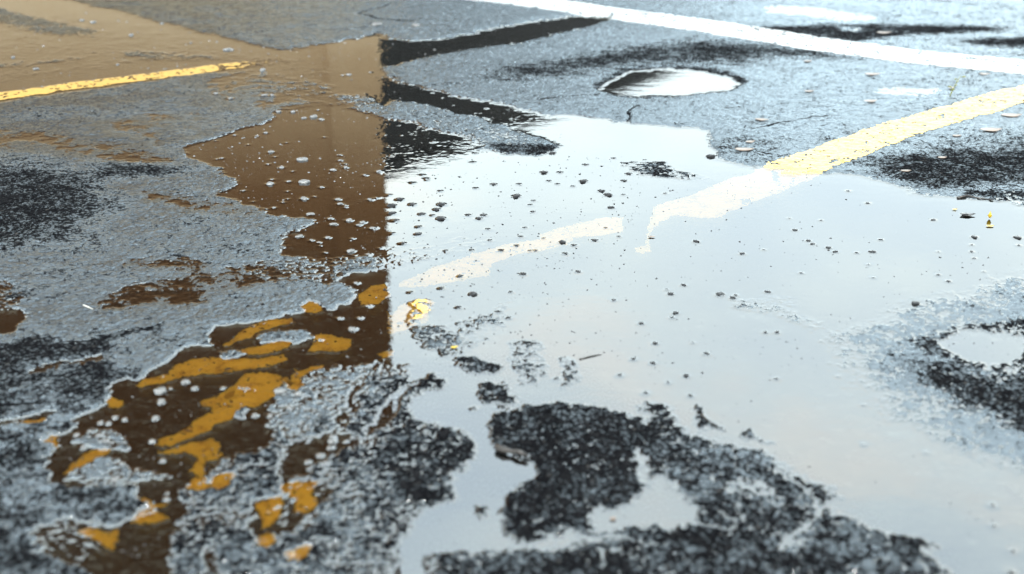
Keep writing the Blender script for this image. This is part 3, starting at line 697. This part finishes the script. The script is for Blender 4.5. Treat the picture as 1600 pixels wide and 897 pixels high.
# a small weed growing from a crack at the yellow line: stem + leaves
wx, wy = ground_point(1484, 152)
weed = bpy.data.objects.new('weed', None); C.objects.link(weed); weed.location = (wx, wy, .004); weed.empty_display_size = .02
tag(weed, 'small weed sprouting from the asphalt at the upper edge of the yellow line', 'weed')
st_ = stick('stem', [(1484,152,0),(1488,151,.02),(1493,150,.04),(1497,149,.055)], .0016, M_WEED, None, None)
st_.location = Vector(st_.location)-weed.location; st_.parent = weed
for i in range(6):
    z = .015+.008*i; a = i*2.4; l = .016
    co = [(0, 0, 0), (l*.5*math.cos(a)-l*.25*math.sin(a), l*.5*math.sin(a)+l*.25*math.cos(a), .004), (l*math.cos(a), l*math.sin(a), .002), (l*.5*math.cos(a)+l*.25*math.sin(a), l*.5*math.sin(a)-l*.25*math.cos(a), .004)]
    me = bpy.data.meshes.new('leaf'); me.from_pydata(co, [], [(0, 1, 2, 3)]); me.materials.append(M_WEED)
    o = bpy.data.objects.new('leaf', me); C.objects.link(o); o.parent = weed; o.location = (.012*i/5*2.2, .004, z)
    md = o.modifiers.new('thickness', 'SOLIDIFY'); md.thickness = .0006

# ------------------------------------------------------------------ the two buildings mirrored in the puddles
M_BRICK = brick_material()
M_CONC = plain_material('concrete_trim', (.22, .20, .18), (.30, .28, .25), 3, .7, 1.3)
M_DARK = plain_material('charcoal_cladding', (.008, .007, .007), (.016, .014, .013), 1.5, .6, 1.35)
M_DTRIM = plain_material('dark_metal', (.02, .02, .02), (.03, .03, .03), 5, .4, 1.5)
M_GLASS = plain_material('dark_window_glass', (.015, .018, .02), (.02, .022, .025), 1, .05, 1.5, .0001)
def prism(name, pts, z0, z1, material, parent, origin=(0, 0)):
    n = len(pts); co = [(x-origin[0], y-origin[1], z0) for x, y in pts]+[(x-origin[0], y-origin[1], z1) for x, y in pts]
    fc = [tuple(range(n))[::-1], tuple(range(n, 2*n))]+[(i, (i+1) % n, (i+1) % n+n, i+n) for i in range(n)]
    me = bpy.data.meshes.new(name); me.from_pydata(co, [], fc); me.materials.append(material)
    o = bpy.data.objects.new(name, me); C.objects.link(o); o.parent = parent; return o
def empty(name, loc, label, cat):
    o = bpy.data.objects.new(name, None); C.objects.link(o); o.location = loc; tag(o, label, cat); return o
BX = -1.26; BY = 12.0
b1 = empty('brown_building', (BX, BY, 0), 'tall brown brick building with a blank side wall, mirrored in the left puddles', 'building')
O = (BX, BY)
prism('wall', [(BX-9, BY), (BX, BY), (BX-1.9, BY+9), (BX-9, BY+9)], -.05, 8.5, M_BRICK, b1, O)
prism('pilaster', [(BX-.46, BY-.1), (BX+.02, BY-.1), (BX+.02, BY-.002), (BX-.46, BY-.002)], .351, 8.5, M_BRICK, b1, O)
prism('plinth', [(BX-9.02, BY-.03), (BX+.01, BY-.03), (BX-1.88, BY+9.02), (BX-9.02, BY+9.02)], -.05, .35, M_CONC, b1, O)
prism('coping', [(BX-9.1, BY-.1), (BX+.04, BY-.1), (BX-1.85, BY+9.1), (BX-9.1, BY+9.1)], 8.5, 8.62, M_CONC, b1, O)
A = Vector((-3.2, 18.45)); B = Vector((4.88, 29.75)); dv = (B-A).normalized(); nv = Vector((dv.y, -dv.x)); ZR = 5.12
b2 = empty('dark_building', (A.x, A.y, 0), 'low charcoal clad building receding behind the brown one, mirrored as dark fingers', 'building')
O = (A.x, A.y); back = -nv*8
prism('wall', [tuple(A), tuple(B), tuple(B+back), tuple(A+back)], -.05, ZR, M_DARK, b2, O)
prism('roof_edge', [tuple(A+nv*.12), tuple(B+nv*.12+dv*.1), tuple(B+back), tuple(A+back)], ZR, ZR+.14, M_DTRIM, b2, O)
for i in range(3):
    s = 3.2+i*3.0; p = A+dv*s
    w = prism('window', [tuple(p+nv*.03), tuple(p+dv*1.2+nv*.03), tuple(p+dv*1.2), tuple(p)], 1.0, 2.4, M_DTRIM, b2, O)
    prism('pane', [tuple(p+dv*.06+nv*.034), tuple(p+dv*1.14+nv*.034), tuple(p+dv*1.14+nv*.031), tuple(p+dv*.06+nv*.031)], 1.06, 2.34, M_GLASS, w, O)

# ------------------------------------------------------------------ sky and sun
SUN_EL, SUN_AZ = math.radians(42), math.radians(205)      # behind the camera, clockwise from +Y
w = bpy.data.worlds.new('World'); bpy.context.scene.world = w; w.use_nodes = True
nt = w.node_tree; nt.nodes.clear()
sky = node(nt, 'ShaderNodeTexSky', sky_type='NISHITA', sun_disc=False, sun_elevation=SUN_EL, sun_rotation=SUN_AZ)
sky.air_density = 1.0; sky.dust_density = 2.5; sky.ozone_density = 1.2
tc = node(nt, 'ShaderNodeTexCoord')
mp = node(nt, 'ShaderNodeMapping'); nt.links.new(tc.outputs['Generated'], mp.inputs[0]); mp.inputs['Scale'].default_value = (1.2, 1.2, 3.0)
cn = noise(nt, mp.outputs[0], 1.6, 6, .5)
cf = ramp(nt, cn.outputs['Fac'], [(.25, (.78, .78, .78)), (.7, (.98, .98, .98))])
cn2 = noise(nt, mp.outputs[0], 3.1, 5, .5)
cc = ramp(nt, cn2.outputs['Fac'], [(.3, (8.4, 9.7, 10.3)), (.52, (9.8, 10.9, 10.8)), (.70, (11.8, 11.2, 10.0))])
mixs = node(nt, 'ShaderNodeMix', data_type='RGBA')
nt.links.new(cf.outputs[0], mixs.inputs[0]); nt.links.new(sky.outputs[0], mixs.inputs[6]); nt.links.new(cc.outputs[0], mixs.inputs[7])
sz = node(nt, 'ShaderNodeSeparateXYZ'); nt.links.new(tc.outputs['Generated'], sz.inputs[0])
hr = ramp(nt, sz.outputs[2], [(.10, (.86, .88, .89)), (.27, (.98, .99, .98)), (.42, (.88, .90, .92)), (.58, (.76, .80, .84)), (1, (.80, .84, .88))])
grd = node(nt, 'ShaderNodeMix', data_type='RGBA', blend_type='MULTIPLY'); grd.inputs[0].default_value = 1
nt.links.new(mixs.outputs[2], grd.inputs[6]); nt.links.new(hr.outputs[0], grd.inputs[7])
bg = node(nt, 'ShaderNodeBackground', Strength=.12); nt.links.new(grd.outputs[2], bg.inputs[0])
ow = node(nt, 'ShaderNodeOutputWorld'); nt.links.new(bg.outputs[0], ow.inputs[0])
sl = bpy.data.lights.new('sun', 'SUN'); sl.energy = 1.2; sl.angle = math.radians(12); sl.color = (1, .95, .88)
so = bpy.data.objects.new('sun', sl); C.objects.link(so)
dr = Vector((math.sin(SUN_AZ)*math.cos(SUN_EL), math.cos(SUN_AZ)*math.cos(SUN_EL), math.sin(SUN_EL)))
so.rotation_euler = dr.to_track_quat('Z', 'Y').to_euler(); so.location = dr*30

# ------------------------------------------------------------------ camera
cd = bpy.data.cameras.new('camera'); cam = bpy.data.objects.new('camera', cd); C.objects.link(cam)
cam.location = (0, 0, CAM_H); cam.rotation_euler = (math.radians(90)-PITCH, 0, 0)
cd.lens = 45.0; cd.sensor_width = 36; cd.clip_start = .05; cd.clip_end = 2000
cd.dof.use_dof = True; cd.dof.focus_distance = 2.85; cd.dof.aperture_fstop = 3.0
sc = bpy.context.scene; sc.camera = cam
vs = sc.view_settings; vs.view_transform = 'Standard'; vs.look = 'None'; vs.exposure = 1.48; vs.gamma = 1
sc.cycles.max_bounces = 6; sc.cycles.transparent_max_bounces = 8
sc.cycles.use_denoising = True
